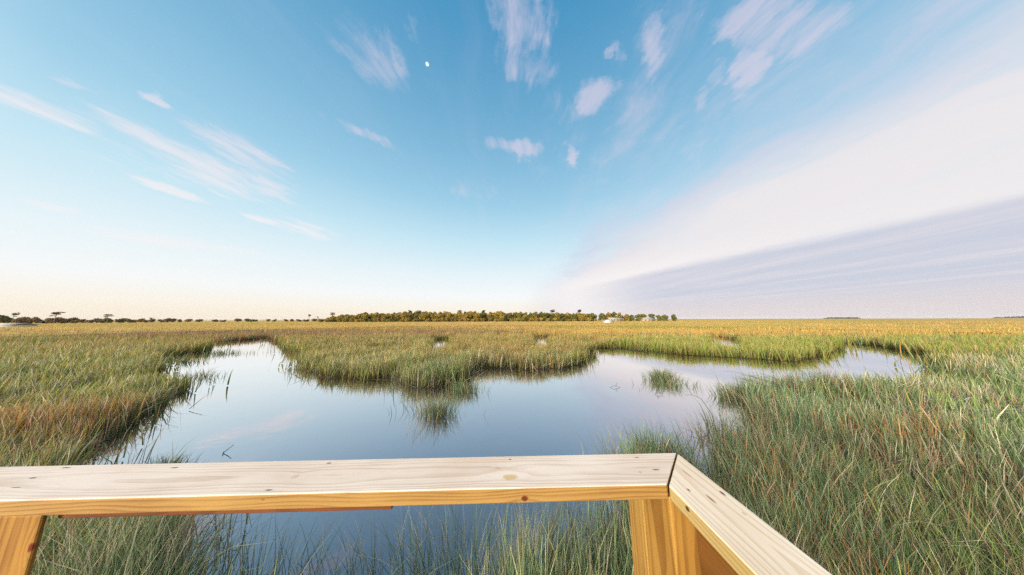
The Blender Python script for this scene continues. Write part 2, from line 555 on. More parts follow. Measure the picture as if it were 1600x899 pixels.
GREEN = pal((124, 146, 94), (108, 136, 90), (144, 160, 110), (102, 122, 78))
BLUEG = pal((112, 148, 108), (138, 168, 128), (98, 130, 98))
STRAW = pal((210, 196, 160), (190, 178, 142), (174, 160, 128), (222, 212, 180))
BROWN = pal((166, 132, 96), (148, 118, 90), (174, 142, 110))
RUST = pal((188, 132, 80), (204, 160, 84), (164, 112, 72))
GREY = pal((172, 166, 146), (150, 146, 130), (192, 188, 168))
SUN_GOLD = pal((210, 174, 94), (200, 164, 88), (214, 182, 104), (194, 158, 92))
OLIVE = pal((160, 152, 74), (146, 142, 68), (174, 162, 84))
MOSS = pal((126, 134, 58), (110, 122, 54), (142, 146, 70))
PINK = pal((204, 164, 112), (210, 172, 122), (190, 152, 104))
MAUVE = pal((168, 130, 104), (178, 138, 112), (152, 118, 98))
FRESH = pal((150, 172, 92), (134, 160, 84), (168, 184, 110))
LIGHT = pal((176, 188, 130), (196, 198, 152), (160, 180, 124))
LIME = pal((164, 172, 90), (150, 162, 82))
GAIN = 1.16


def pick(p, n):
    return p[rng.integers(0, len(p), n)]


def colour(x, y, edge):
    n = len(x)
    dist = np.hypot(x, y)
    px = CX + F_PX / math.cos(PITCH) * x / np.maximum(y, 0.5)     # roughly where along the shore
    a = fbm(x, y, 2.6, 20); b = fbm(x, y, 0.8, 30); c_ = fbm(x, y, 7.0, 40)
    r = rng.random(n)
    # near marsh: grey green with straw, brown and a few rusty clumps
    base = pick(GREEN, n); tip = pick(GREEN, n)
    def put(mask, pb, pt):
        k = int(mask.sum())
        if k:
            base[mask] = pick(pb, k); tip[mask] = pick(pt, k)
    straw = sstep(0.40, 0.66, a * 0.6 + b * 0.4)
    put(r < 0.24 + 0.52 * straw, GREEN, STRAW)
    put(r < 0.05 + 0.26 * straw, STRAW, STRAW)
    r2 = rng.random(n)
    put(r2 < 0.38 * sstep(0.46, 0.66, fbm(x, y, 3.3, 50)), GREEN, BLUEG)
    put(r2 > 1 - 0.32 * sstep(0.48, 0.66, fbm(x, y, 1.9, 60)), BROWN, BROWN)
    r7 = rng.random(n)
    put(r7 < 0.42 * sstep(0.44, 0.62, fbm(x, y, 2.2, 130)), GREEN, FRESH)
    r3 = rng.random(n)
    put(r3 < 0.08, GREY, GREY)
    put(r3 > 1 - 0.4 * sstep(0.66, 0.76, fbm(x, y, 0.8, 70)), RUST, RUST)
    # middle: olive base, tan seed heads
    mid = sstep(9, 15, y + 2.0 * (a - 0.5))
    r4 = rng.random(n)
    m = (r4 < mid * 0.85)
    k = rng.random(n)
    put(m & (k < 0.34), MOSS, OLIVE)
    put(m & (k >= 0.34) & (k < 0.84 + 0.4 * (c_ - 0.5)), MOSS, PINK)
    put(m & (k >= 0.92), MOSS, GREEN)
    # lime green flats on the right
    lime = sstep(11, 14, y) * sstep(34, 24, y) * sstep(1330, 1400, px)
    put(rng.random(n) < lime * 0.6, GREEN, LIME)
    leftbank = sstep(-3.0, -6.0, x) * sstep(22, 14, y)
    r5 = rng.random(n)
    put(r5 < leftbank * 0.38, MOSS, OLIVE)
    put(r5 > 1 - leftbank * 0.30, MOSS, STRAW)
    gx_, gy2 = ground(95, 642, .55)
    rp = np.exp(-(((x - gx_) / 3.2) ** 2 + ((y - gy2) / 1.2) ** 2)) * (0.5 + b)
    r6 = rng.random(n)
    put(r6 < rp * 0.30, BROWN, MAUVE)
    put(r6 > 1 - rp * 0.32, MOSS, RUST)
    under = ((x > -2.6) & (x < 1.35) & (y < 3.3)).astype(float)
    put(rng.random(n) < under * 0.55, GREEN, LIGHT)
    # green fringe on the banks
    put((rng.random(n) < edge * 0.8 * sstep(6.5, 9, y)), MOSS, MOSS)
    strip = sstep(11, 13, y) * sstep(27, 21, y) * sstep(930, 980, px) * sstep(1360, 1300, px)
    put(rng.random(n) < strip * 0.6, MOSS, LIME)
    # far: pinkish brown belt on the left, then gold, low sunlight put into the blade colour
    gy = y + 14 * (fbm(x, y, 22, 80) - 0.5) + 5 * (fbm(x, y, 5, 85) - 0.5)
    pk = sstep(25, 31, gy) * sstep(1050, 600, px)
    put(rng.random(n) < pk * 0.6, BROWN, MAUVE)
    gold = np.maximum(sstep(44, 54, gy), sstep(21, 31, gy) * sstep(650, 1050, px))
    gold *= 1 - 0.3 * sstep(0.5, 0.62, fbm(x, y, 14, 90))
    put(rng.random(n) < gold * 0.95, SUN_GOLD, SUN_GOLD)
    far_ = sstep(36, 56, y)
    put(rng.random(n) < far_ * 0.9 * sstep(0.48, 0.55, fbm(x / np.maximum(y, 1) * 1.6, np.log(np.maximum(y, 1)) * 9, 1.0, 95)), OLIVE, OLIVE)
    put(rng.random(n) < far_ * 0.75 * sstep(0.52, 0.60, fbm(x / np.maximum(y, 1) * 1.6, np.log(np.maximum(y, 1)) * 8, 1.0, 105)), BROWN, PINK)
    var = np.interp(dist, [6, 20, 45], [1.0, 0.7, 0.25])
    f = (0.88 + var * (0.75 * (rng.random(n) - 0.5) + 0.5 * (fbm(x, y, 1.4, 110) - 0.5)))[:, None]
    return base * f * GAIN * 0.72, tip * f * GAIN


def scatter(d0, d1, per_efold, half_ang=D2R(84)):
    n = int(per_efold * (84 / 72) * math.log(d1 / d0))
    u = rng.random(n)
    d_ = d0 * (d1 / d0) ** u
    th = (rng.random(n) * 2 - 1) * half_ang
    return d_ * np.sin(th), d_ * np.cos(th)


def make_patch(x, y, segs, wmul, hmul, sparse_out=0.10):
    # tufting: pull points towards clump centres
    d_ = np.hypot(x, y)
    w = water_mask(x, y)
    # blades standing a little out in the water
    off = (0.15 + 0.45 * rng.random(len(x))) * (1 + 0.05 * d_)
    ang = rng.random(len(x)) * 2 * math.pi
    xo, yo = x + np.cos(ang) * off, y + np.sin(ang) * off
    w2 = water_mask(xo, yo)
    edge = (w2 & ~w).astype(float)
    keep = ~w | ((~w2) & (rng.random(len(x)) < sparse_out))
    # thin places and openings in the stand
    thin_ = fbm(x, y, 1.6, 33)
    keep &= rng.random(len(x)) > 0.75 * sstep(0.56, 0.70, thin_) * (d_ < 30)
    under = (x > -2.6) & (x < 1.35) & (y < 3.3)
    keep &= ~under | (rng.random(len(x)) < 0.24)
    x, y, d_, edge = x[keep], y[keep], d_[keep], edge[keep]
    n = len(x)
    hvar = 0.50 + 0.72 * fbm(x, y, 1.1, 12) + 0.30 * (fbm(x, y, 6.0, 14) - 0.5)
    h = hmul * hvar * (0.55 + 0.5 * rng.random(n) ** 0.7)
    h *= 1 - 0.25 * edge * rng.random(n)
    h *= 1 - 0.2 * sstep(-5.5, -8.0, x) * sstep(18, 15, y)
    wd = wmul * np.clip(np.exp(rng.normal(-0.1, 0.40, n)), 0.4, 2.2) * np.where((x > -2.6) & (x < 1.35) & (y < 3.3), 1.35, 1.0)
    az = vnoise(x, y, 1.5, 15) * 2.4 + rng.normal(0, 1.9, n) + 0.5
    lean = np.abs(rng.normal(0.05, 0.12, n)) + 0.10 * sstep(0.55, 0.75, vnoise(x, y, 1.1, 18))
    droop = np.where(rng.random(n) < 0.30, rng.random(n) * 1.1, rng.random(n) * 0.15)
    cb, ct = colour(x, y, edge)
    wet = edge > 0.5
    cb[wet] = pick(BROWN, int(wet.sum())) * 0.30          # silt stained stalks at the waterline
    dead = (rng.random(n) < 0.13) & (np.hypot(x, y) < 16)
    lean = np.where(dead, 0.7 + 0.9 * rng.random(n), lean)
    h = np.where(dead, h * 0.62, h)
    kd = int(dead.sum())
    if kd:
        cb[dead] = pick(BROWN, kd) * 0.7; ct[dead] = np.where((rng.random(kd) < .5)[:, None], pick(GREY, kd), pick(STRAW, kd))
    pos = np.stack([x, y, np.where(edge > 2, 0, 0.03) * np.ones(n)], -1)
    return pos, h, wd, az, lean, droop, cb, ct, segs


PATCHES = []
def add_zone(x, y, segs, wfun, hmul, sel):
    d_ = np.hypot(x, y)
    r = make_patch(x, y, segs, 1.0, hmul)
    pos = r[0]
    dd = np.hypot(pos[:, 0], pos[:, 1])
    wd = r[2] * wfun(dd)
    px = CX + F_PX / math.cos(PITCH) * pos[:, 0] / np.maximum(pos[:, 1], 0.3)
    for name, msk in sel(pos[:, 0], pos[:, 1], px):
        if msk.sum():
            PATCHES.append((name, [a[msk] if isinstance(a, np.ndarray) else a for a in (pos, r[1], wd, *r[3:8])], segs))


wf = lambda dd: 0.0082 * (np.maximum(dd, 3.0) / 4.0) ** 0.85
near_sel = lambda x, y, px: [('left', (x < -1.4)), ('rail', (x >= -1.4) & (x < 1.0)), ('right', (x >= 1.0))]
def mid_sel(x, y, px):
    left = (px < 345) | ((px < 430) & (y < 17))
    isl = ~left & (px < 935) & (y < 45) & (y > 7.0)
    isl2 = ~left & ~isl & (px < 1330) & (y > 12.5)
    right = ~left & ~isl & ~isl2
    return [('left', left), ('island', isl), ('middle', isl2), ('right', right)]


x, y = scatter(1.2, 7.0, 105000)
add_zone(x, y, 5, lambda dd: wf(dd) * 1.0, 1.0, near_sel)
x, y = scatter(7.0, 17.0, 200000)
add_zone(x, y, 3, wf, 0.98, mid_sel)
x, y = scatter(17.0, 48.0, 200000)
add_zone(x, y, 2, wf, 0.95, mid_sel)
x, y = scatter(48.0, 330.0, 120000)
add_zone(x, y, 1, lambda dd: 0.0075 * (dd / 4.0) ** 0.9, 0.92, lambda x, y, px: [('far', x < 1e9)])

PLABEL = {
    'left': ('grey green and straw cordgrass on the left bank', 'marsh grass'),
    'rail': ('green grass blades standing in water below the front rail', 'marsh grass'),
    'right': ('tall mixed green and brown cordgrass filling the right bank', 'marsh grass'),
    'island': ('olive and tan grass of the marsh tongue between the two water arms', 'marsh grass'),
    'middle': ('olive green grass bank behind the right arm of water', 'marsh grass'),
    'far': ('marsh grass tinted sunlit gold reaching to the far tree line', 'marsh grass')}
for zone in PLABEL:
    parts = [p for p in PATCHES if p[0] == zone]
    meshes = []
    obs = []
    for _, a, s in parts:
        meshes.append((blades('marsh_grass', *a, s)))
    # join the segments of a zone into one mesh
    vs, qs, cs, o = [], [], [], 0
    for me in meshes:
        n = len(me.vertices)
        v = np.empty(n * 3, dtype=np.float32); me.vertices.foreach_get('co', v)
        q = np.empty(len(me.loops), dtype=np.int32); me.loops.foreach_get('vertex_index', q)
        c4 = np.empty(n * 4, dtype=np.float32); me.color_attributes['Col'].data.foreach_get('color', c4)
        vs.append(v.reshape(-1, 3)); qs.append(q.reshape(-1, 4) + o); cs.append(c4.reshape(-1, 4)[:, :3]); o += n
        bpy.data.meshes.remove(me)
    if not vs: continue
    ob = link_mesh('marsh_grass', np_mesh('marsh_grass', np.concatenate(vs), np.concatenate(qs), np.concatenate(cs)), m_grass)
    tag(ob, *PLABEL[zone], kind='stuff')

# closed canopy of the far marsh, seen almost edge on
m_far, g, out = new_mat('far_marsh_grass')
tcn = g.n.new('ShaderNodeTexCoord')
ob_ = tcn.outputs['Object']
n1 = g.noise(g.mapping(ob_, sc=(0.25, 1, 1)), 0.03, 6.0, 0.65)
n2 = g.noise(g.mapping(ob_, sc=(0.5, 1, 1)), 0.8, 4.0)
c = g.mix(g.mrange(n1, 0.38, 0.64), srgb(202, 166, 94), srgb(160, 140, 80))  # gold of the low sun put into the canopy colour
c = g.mix(g.math('MULTIPLY', n2, 0.6), c, srgb(212, 178, 108))
principled(g, out, c, 0.9, bump(g, n2, 1.0, 0.6), 0.0)
me = polar_sheet('marsh_grass', np.geomspace(75, 4700, 150), D2R(-84), D2R(84), 500,
                 lambda x, y: 0.40 + 0.25 * fbm(x, y, 6.0, 3) * sstep(75, 95, np.hypot(x, y)))
o = link_mesh('marsh_meadow', me, m_far)
tag(o, 'flat marsh tinted sunlit gold running out to the horizon', 'marsh', kind='stuff')

# ------------------------------------------------------------------ single tufts standing in the water
def tuft(label, px, py, rx, ry, n, h, green=0.7, seed=0, segs=4, group=None):
    loose = 'stems' in label or 'reeds' in label or 'blades' in label
    cx_, cy_ = ground(px, py, 0.0)
    r = np.sqrt(rng.random(n)) * np.abs(rng.normal(0.6, 0.35, n))
    if not loose: r = np.minimum(r, 0.9 + 0.1 * rng.random(n))
    a = rng.random(n) * 2 * math.pi
    x, y = np.cos(a) * r * rx, np.sin(a) * r * ry
    dd = math.hypot(cx_, cy_)
    hh = h * (0.45 + 0.6 * rng.random(n)) * (1 - 0.35 * np.clip(r, 0, 1))
    wd = np.full(n, 0.0075 * (max(dd, 3) / 4.0) ** 0.7) * (0.6 + 0.7 * rng.random(n))
    az = np.arctan2(x, y) + rng.normal(0, 0.9, n)
    lean = np.abs(rng.normal(0.15, 0.22, n))
    droop = np.where(rng.random(n) < 0.4, rng.random(n) * 0.7, 0.1)
    k = rng.random(n) < green
    cb = np.where(k[:, None], pick(GREEN, n), pick(BROWN, n)) * 0.65
    ct = np.where(k[:, None], np.where((rng.random(n) < .5)[:, None], pick(GREEN, n), pick(BLUEG, n)), pick(STRAW, n)) * 0.9
    me = blades('grass_tuft', np.stack([x, y, np.full(n, -0.1)], -1), hh + 0.1, wd, az, lean, droop, cb, ct, segs)
    o = link_mesh('grass_stems' if loose else 'grass_tuft', me, m_grass)
    o.location = (cx_, cy_, 0)
    return tag(o, label, 'marsh grass' if loose else 'grass tuft', group, 'stuff' if loose else None)


tuft('dense dark green tuft alone in the right arm of water', 1034, 594, .80, .38, 560, .62)
tuft('sparse stems scattered around the lone tuft in the right arm', 1048, 604, 1.5, .60, 200, .45)
tuft('bushy pale green tuft in open water below the marsh tongue', 684, 650, .62, .34, 400, .62)
tuft('thin dark stems standing in water left of the pale tuft', 668, 642, 1.15, .5, 130, .50, .3)
tuft('loose grass fringe off the right tip of the marsh tongue', 728, 612, .85, .45, 330, .55)
tuft('few short broken stems in open water nearest the marsh tongue', 655, 672, .55, .30, 16, .45, .1)
tuft('low dark tuft just above the front rail at left', 260, 737, .55, .2, 240, .30, .35)
tuft('dark thin reeds at the left edge of the near right clump', 968, 725, .35, .35, 60, .75, .25)
tuft('sparse leaning reeds in the pink reflection beside the right bank', 1125, 690, .75, .6, 200, .75, .45)
tuft('dark green leaning tuft at the tip of the right bank', 1146, 622, .62, .40, 520, .58)
tuft('dense green clump in front of the right bank behind the rail corner', 1030, 726, .55, .35, 420, .78, .85)

tuft('sparse dark stems along the left edge of the left water arm', 318, 590, .9, .5, 90, .5, .4)
tuft('short sparse blades in the bright water of the left arm', 350, 553, 3.2, 1.0, 170, .45, .6)
tuft('thin blades on the far left inlet of bright water', 285, 566, 2.2, .6, 120, .5, .6)
tuft('broken stems just off the left tip of the marsh tongue', 462, 578, .8, .3, 26, .4, .3)

tuft('sparse tall stems standing in shallow water below the middle of the front rail', 730, 935, 1.9, .48, 640, .84, .68, segs=5)
tuft('loose dead stems in shallow water below the left half of the front rail', 400, 930, .95, .40, 150, .70, .3, segs=5)

# ------------------------------------------------------------------ twigs and dead stems
m_twig, g, out = new_mat('dead_wood')
tcn = g.n.new('ShaderNodeTexCoord')
nn = g.noise(g.mapping(tcn.outputs['Object'], sc=(1, 1, 6)), 20.0)
principled(g, out, g.mix(nn, (0.07, 0.06, 0.055), (0.22, 0.20, 0.18)), 0.85, bump(g, nn, 0.4, 0.005))
m_pale, g, out = new_mat('bleached_wood')
tcn = g.n.new('ShaderNodeTexCoord')
nn = g.noise(tcn.outputs['Object'], 18.0)
principled(g, out, g.mix(nn, (0.40, 0.38, 0.36), (0.62, 0.60, 0.58)), 0.85)
m_grey, g, out = new_mat('grey_driftwood')
tcn = g.n.new('ShaderNodeTexCoord')
nn = g.noise(tcn.outputs['Object'], 14.0)
principled(g, out, g.mix(nn, (0.12, 0.11, 0.105), (0.36, 0.34, 0.32)), 0.85)
m_reed, g, out = new_mat('rusty_reed')
tcn = g.n.new('ShaderNodeTexCoord')
nn = g.noise(g.mapping(tcn.outputs['Object'], sc=(8, 8, 1)), 9.0)
principled(g, out, g.mix(nn, srgb(206, 140, 24), srgb(150, 84, 30)), 0.7)


def tube_bm(bm, pts, r0, r1, seg=6):
    pts = [Vector(p) for p in pts]
    rings = []
    n = len(pts)
    for i, p in enumerate(pts):
        t = (pts[min(i + 1, n - 1)] - pts[max(i - 1, 0)]).normalized()
        a = t.cross(Vector((0.3, 0.2, 1.0)) if abs(t.z) < 0.9 else Vector((1, 0, 0))).normalized()
        b = t.cross(a)
        r = r0 + (r1 - r0) * i / (n - 1)
        rings.append([bm.verts.new(p + (a * math.cos(k * 2 * math.pi / seg) + b * math.sin(k * 2 * math.pi / seg)) * r) for k in range(seg)])
    for i in range(n - 1):
        for k in range(seg):
            bm.faces.new((rings[i][k], rings[i][(k + 1) % seg], rings[i + 1][(k + 1) % seg], rings[i + 1][k]))
    bm.faces.new(rings[0][::-1]); bm.faces.new(rings[-1])


def twig(name, label, cat, loc, chains, mat, group=None):
    bm = bmesh.new()
    for pts, r0, r1 in chains: tube_bm(bm, pts, r0, r1)
    me = bpy.data.meshes.new(name); bm.to_mesh(me); bm.free()
    for p in me.polygons: p.use_smooth = True
    o = link_mesh(name, me, mat)
    o.location = loc
    return tag(o, label, cat, group)


gx, gy_ = ground(349, 708)
twig('twig', 'small dark forked twig poking out of the water', 'twig', (gx, gy_, 0),
     [([(-0.02, 0, -0.06), (0, 0, 0.01), (.06, .02, .06), (.12, .04, .12)], .009, .004), ([(0, 0, .012), (.07, -.06, .010), (.12, -.10, 0)], .009, .004)], m_twig)
gx, gy_ = ground(1112, 655)
twig('bent_reed', 'long bent dead reed folded over the water', 'reed', (gx, gy_, 0),
     [([(.04, -.05, -.1), (0, 0, .15), (-.12, .10, .45), (-.26, .16, .52), (-.46, .2, .50)], .009, .005)], m_twig)
gx, gy_ = ground(962, 606)
twig('twig', 'tiny curled twig at the surface left of the lone tuft', 'twig', (gx, gy_, 0),
     [([(-.25, 0, -.02), (-.05, .02, .07), (.12, 0, .02), (.22, .05, -.02)], .007, .005), ([(0, 0, .04), (.08, .04, .16)], .008, .005)], m_twig)
gx, gy_ = ground(1030, 617)
twig('twig', 'small twisted twig just in front of the lone tuft', 'twig', (gx, gy_, 0),
     [([(-.16, 0, -.02), (-.02, .02, .08), (.10, 0, .03), (.2, .05, .09)], .007, .004), ([(-.05, 0, .04), (-.02, .04, .15)], .008, .005)], m_twig)
gx, gy_ = ground(330, 893)
twig('pale_branch', 'white arched dead branch lying below the front rail', 'branch', (gx, gy_, .02),
     [([(.12, -.06, .05), (.03, .0, .12), (-.06, .05, .22), (-.11, .1, .34)], .009, .006), ([(-.02, .02, .17), (.05, .10, .3)], .006, .004)], m_pale)
gx, gy_ = ground(1560, 645, .55)
chains = []
for i in range(44):
    a = random.gauss(0, .35) + (0 if random.random() < .6 else 2.6)
    L = random.uniform(.35, 1.0)
    sx, sy, sz = random.uniform(-1.0, .8), random.uniform(-.45, .45), random.uniform(.35, .62)
    p = [(sx + math.cos(a) * L * t + random.uniform(-.05, .05), sy + math.sin(a) * L * t + random.uniform(-.05, .05), sz + random.uniform(-.04, .12) * (1 + t)) for t in (0, .3, .6, 1)]
    chains.append((p, random.uniform(.005, .012), .003))
twig('driftwood', 'grey tangle of bare driftwood branches in the right bank', 'driftwood', (gx, gy_, 0), chains, m_grey)
gx, gy_ = ground(1215, 606, .4)
chains = []
for i in range(30):
    a = random.uniform(2.3, 3.4)
    L = random.uniform(.5, 1.1)
    sx, sy, sz = random.uniform(-.2, .7), random.uniform(-.4, .4), random.uniform(.25, .5)
    p = [(sx + math.cos(a) * L * t, sy + math.sin(a) * L * t, sz + .22 * t + random.uniform(-.04, .04)) for t in (0, .35, .7, 1)]
    chains.append((p, random.uniform(.007, .014), .004))
twig('brushwood', 'grey heap of flattened dead stems at the bank corner', 'brushwood', (gx, gy_, 0), chains, m_twig)
gx, gy_ = ground(1266, 880, .22)
twig('broken_reed', 'thick orange broken reed stub beside the side rail', 'reed', (gx, gy_, 0),
     [([(.02, 0, 0), (.01, 0, .22), (0, .0, .40), (-.006, .0, .47), (-.004, .0, .49)], .014, .018)], m_reed)

# ------------------------------------------------------------------ the railing
H = 0.46
YAW = D2R(1.57)
ZT = CAM_Z - H
OC = np.array([1.244 * H, 1.774 * H])           # outer top corner of the mitre
BW, BT = 0.140, 0.0375
E1 = np.array([-math.cos(YAW), -math.sin(YAW)])  # along the front rail, to the left
E2 = np.array([math.sin(YAW), -math.cos(YAW)])   # along the side rail, towards the viewer


def wood(name, top, dark, face_top, face_dark, marks=(), axis=0, seed=0.0, ring=150.0, pith=(0.0, 0.0)):
    """Sawn pine: colours for the weathered upward face and for the fresh sawn edges; grain runs along the local axis."""
    m, g, out = new_mat(name)
    tcn = g.n.new('ShaderNodeTexCoord')
    o = g.vmath('ADD', tcn.outputs['Object'], [(seed, 0, 0), (0, seed, 0), (0, 0, seed)][axis])
    if axis == 2:
        sx, sy, sz = g.sep(o); o2 = g.comb(sz, sx, sy)
    elif axis == 1:
        sx, sy, sz = g.sep(o); o2 = g.comb(sy, sx, sz)
    else:
        o2 = o
    # knots bend the grain round them
    P_ = o2
    kn = None
    raw = tcn.outputs['Object']
    for (mx_, my_, mz_, rx, ry, col, st, bend) in marks:
        if isinstance(rx, tuple): sc_ = rx
        else: sc_ = (rx, ry, .02) if axis != 2 else (ry, .03, rx)
        v = g.mapping(raw, loc=(mx_, my_, mz_), sc=sc_, kind='TEXTURE')
        L = g.vmath('LENGTH', g.vmath('ADD', v, g.vmath('SCALE', g.vmath('SUBTRACT', g.noise(raw, 60.0, col=True), (.5, .5, .5)), 0.8)), out=1)
        k = g.math('MULTIPLY', g.mrange(L, 1.15, 0.55), st)
        kn = (kn or []) + [(k, col)]
        if bend:
            bd = g.math('MULTIPLY', g.mrange(L, 5.0, 0.0), bend)
            P_ = g.vmath('ADD', P_, g.comb(0.0, bd, g.math('MULTIPLY', bd, 0.7)))
    wav = g.noise(g.mapping(P_, sc=(1.1, 2.0, 2.0)), 1.0, 2.0, 0.5, col=True)
    P_ = g.vmath('ADD', P_, g.vmath('MULTIPLY', g.vmath('SUBTRACT', wav, (.5, .5, .5)), (0.0, 0.05, 0.05)))
    wav = g.noise(g.mapping(P_, sc=(3.0, 30.0, 30.0)), 1.0, 2.0, 0.5, col=True)
    P_ = g.vmath('ADD', P_, g.vmath('MULTIPLY', g.vmath('SUBTRACT', wav, (.5, .5, .5)), (0.0, 0.006, 0.006)))
    qx, qy, qz = g.sep(P_)
    rad = g.vmath('LENGTH', g.comb(0.0, g.math('ADD', qy, pith[0]), g.math('ADD', qz, pith[1])), out=1)
    rad = g.math('ADD', rad, g.math('MULTIPLY', g.noise(g.comb(g.math('MULTIPLY', qx, 0.03), rad, 0.0), 60.0, 1.0), 0.012))
    grain = g.math('FRACT', g.math('MULTIPLY', rad, ring))
    late = g.math('MULTIPLY', g.mrange(grain, 0.35, 0.88), g.mrange(grain, 1.0, 0.92))
    fib = g.noise(g.mapping(P_, sc=(0.05, 1, 1)), 260.0, 3.0, 0.6)
    blot = g.noise(g.mapping(P_, sc=(0.35, 1, 1)), 7.0, 3.0)
    geo = g.n.new('ShaderNodeNewGeometry')
    nx, ny, nz_ = g.sep(geo.outputs['Normal'])
    up = g.mrange(nz_, 0.35, 0.8)
    lt = g.mix(up, face_top, top)
    dk = g.mix(up, face_dark, dark)
    late = g.math('MULTIPLY', late, g.mrange(blot, 0.3, 0.6, 0.25, 1.0))
    c = g.mix(g.math('MULTIPLY', late, g.mrange(up, 0, 1, 0.70, 0.50)), lt, dk)
    c = g.mix(g.mrange(blot, 0.35, 0.75, 0.0, 0.4), c, dk)
    c = g.mix(g.mrange(fib, 0.5, 0.8, 0.0, 0.35), c, dk)
    for k, col in (kn or []):
        c = g.mix(k, c, col)
    hgt = g.math('ADD', g.math('MULTIPLY', fib, 0.5), g.math('MULTIPLY', late, 0.5))
    principled(g, out, c, 0.7, bump(g, hgt, 0.35, 0.0015), 0.25)
    return m


DENT = srgb(88, 58, 58)
KNOT = srgb(96, 34, 18)
PKNOT = srgb(206, 172, 112)
rail_origin = np.array([*OC, ZT])


def front_local(px, py, z):                     # along, across, up in the front rail's own frame
    q = np.array(ground(px, py, z)) - OC
    return float(q @ E1), float(q @ E2)


def dents(lst):
    r = []
    for px, py, rx, ry, col, st, bend in lst:
        a, b = front_local(px, py, ZT)
        r.append((-a, -b, 0.0, rx, ry, col, st, bend))
    return r


top_marks = dents([(103, 731, .016, .003, DENT, .9, 0), (52, 747, .012, .003, DENT, .9, 0), (25, 762, .016, .0022, DENT, .7, 0),
                   (273, 731, .012, .003, DENT, .9, 0), (514, 724, .009, .003, DENT, .85, 0), (420, 766, .012, .0025, DENT, .95, 0),
                   (462, 745, .013, .008, srgb(196, 168, 140), .6, .004), (797, 746, .026, .013, PKNOT, .8, .012),
                   (778, 732, .012, .004, srgb(190, 150, 110), .6, 0), (797, 718, .006, .003, DENT, .8, 0), (995, 715, .009, .003, srgb(150, 84, 40), .8, 0),
                   (1025, 734, .012, .0035, DENT, .8, 0), (1000, 738, .007, .003, DENT, .4, 0)])
# marks on the front edge of the cap
q = ray(820, 779); t_ = (OC + BW * E2) @ E2 / (q[:2] @ E2)
pk = q * t_ + np.array([0, 0, CAM_Z])
al = float((pk[:2] - OC) @ E1)
top_marks.append((-al, -BW, pk[2] - ZT, (.012, .02, .008), 0, KNOT, .95, .01))
q = ray(411, 781); t_ = (OC + BW * E2) @ E2 / (q[:2] @ E2)
pk = q * t_ + np.array([0, 0, CAM_Z])
top_marks.append((-float((pk[:2] - OC) @ E1), -BW, pk[2] - ZT, (.006, .02, .002), 0, srgb(110, 66, 30), .7, 0))

W_TOP, W_TOPD = srgb(236, 217, 200), srgb(198, 166, 138)
W_EDGE, W_EDGED = srgb(170, 134, 76), srgb(124, 84, 38)
m_cap = wood('weathered_pine_cap', W_TOP, W_TOPD, W_EDGE, W_EDGED, top_marks, 0, 1.3, 150.0, (.075, .07))


def side_marks(lst):
    r = []
    for px, py, rx, ry, col, st in lst:
        a, b = front_local(px, py, ZT)
        r.append((-a, -b, 0.0, ry, rx, col, st, 0))
    return r


sm_ = side_marks([(1073, 740, .02, .003, srgb(186, 150, 96), .8), (1076, 766, .006, .003, DENT, .9), (1111, 780, .016, .0035, srgb(150, 108, 66), .9),
                  (1129, 771, .010, .004, DENT, .9), (1163, 803, .006, .003, srgb(170, 140, 110), .6)])
q = ray(1074, 795); xin = OC + BW * E1
t_ = (xin @ E1) / (q[:2] @ E1)
pk = q * t_ + np.array([0, 0, CAM_Z])
sm_.append((-float((pk[:2] - OC) @ E1), -float((pk[:2] - OC) @ E2), pk[2] - ZT, (.02, .007, .006), 0, srgb(60, 36, 20), .95, 0))
m_side = wood('pale_pine_cap', srgb(242, 222, 198), srgb(208, 176, 140), srgb(176, 156, 106), srgb(146, 118, 66), sm_, 1, 4.7, 150.0, (.06, .08))
m_post = wood('yellow_pine_post', srgb(220, 170, 90), srgb(170, 110, 40), srgb(164, 124, 58), srgb(112, 72, 24), (), 2, 2.2, 75.0, (.068, .075))
lp_x = None

railing = empty('deck_railing', (OC[0], OC[1], 0.0), YAW, 'new yellow pine deck railing with mitred corner caps in the foreground', 'railing')
# in the railing's own frame: +X to the right, +Y away from the viewer, corner at the origin


def prism(name, outline, z0, z1, mat, bev=0.004, parent=railing, segs=3, cut=None):
    bm = bmesh.new()
    lo = [bm.verts.new((x, y, z0)) for x, y in outline]
    hi = [bm.verts.new((x, y, z1)) for x, y in outline]
    n = len(outline)
    bm.faces.new(lo[::-1]); bm.faces.new(hi)
    for i in range(n):
        bm.faces.new((lo[i], lo[(i + 1) % n], hi[(i + 1) % n], hi[i]))
    bmesh.ops.recalc_face_normals(bm, faces=bm.faces)
    if bev:
        bmesh.ops.bevel(bm, geom=list(bm.edges), offset=bev, segments=segs, affect='EDGES', profile=0.5)
    me = bpy.data.meshes.new(name); bm.to_mesh(me); bm.free()
    for p in me.polygons: p.use_smooth = False
    return link_mesh(name, me, mat, parent)


def with_origin(o, z):
    """move the mesh so that the part's own origin sits at the rail height"""
    o.data.transform(Matrix.Translation((0, 0, -z)))
    o.location.z = z
    return o


gap = 0.0022
cap = with_origin(prism('top_rail', [(-gap, 0), (-7.5, 0), (-7.5, -BW), (-BW - gap, -BW)], ZT - BT, ZT, m_cap, .0035), ZT)
cap2 = with_origin(prism('top_rail', [(gap * .3, -gap), (gap * .3, -2.6), (-BW, -2.6), (-BW, -BW - gap * 1.5)], ZT - BT, ZT, m_side, .0045), ZT)
cap2['label'] = 'paler side cap board'
PZ = ZT - BT - 0.001
# corner post of six by six, its outer companion, the left post
def post(x0, x1, y0, y1, mat, name='post', z1=PZ):
    return with_origin(prism(name, [(x0, y0), (x1, y0), (x1, y1), (x0, y1)], -0.5, z1, mat, .006), PZ)


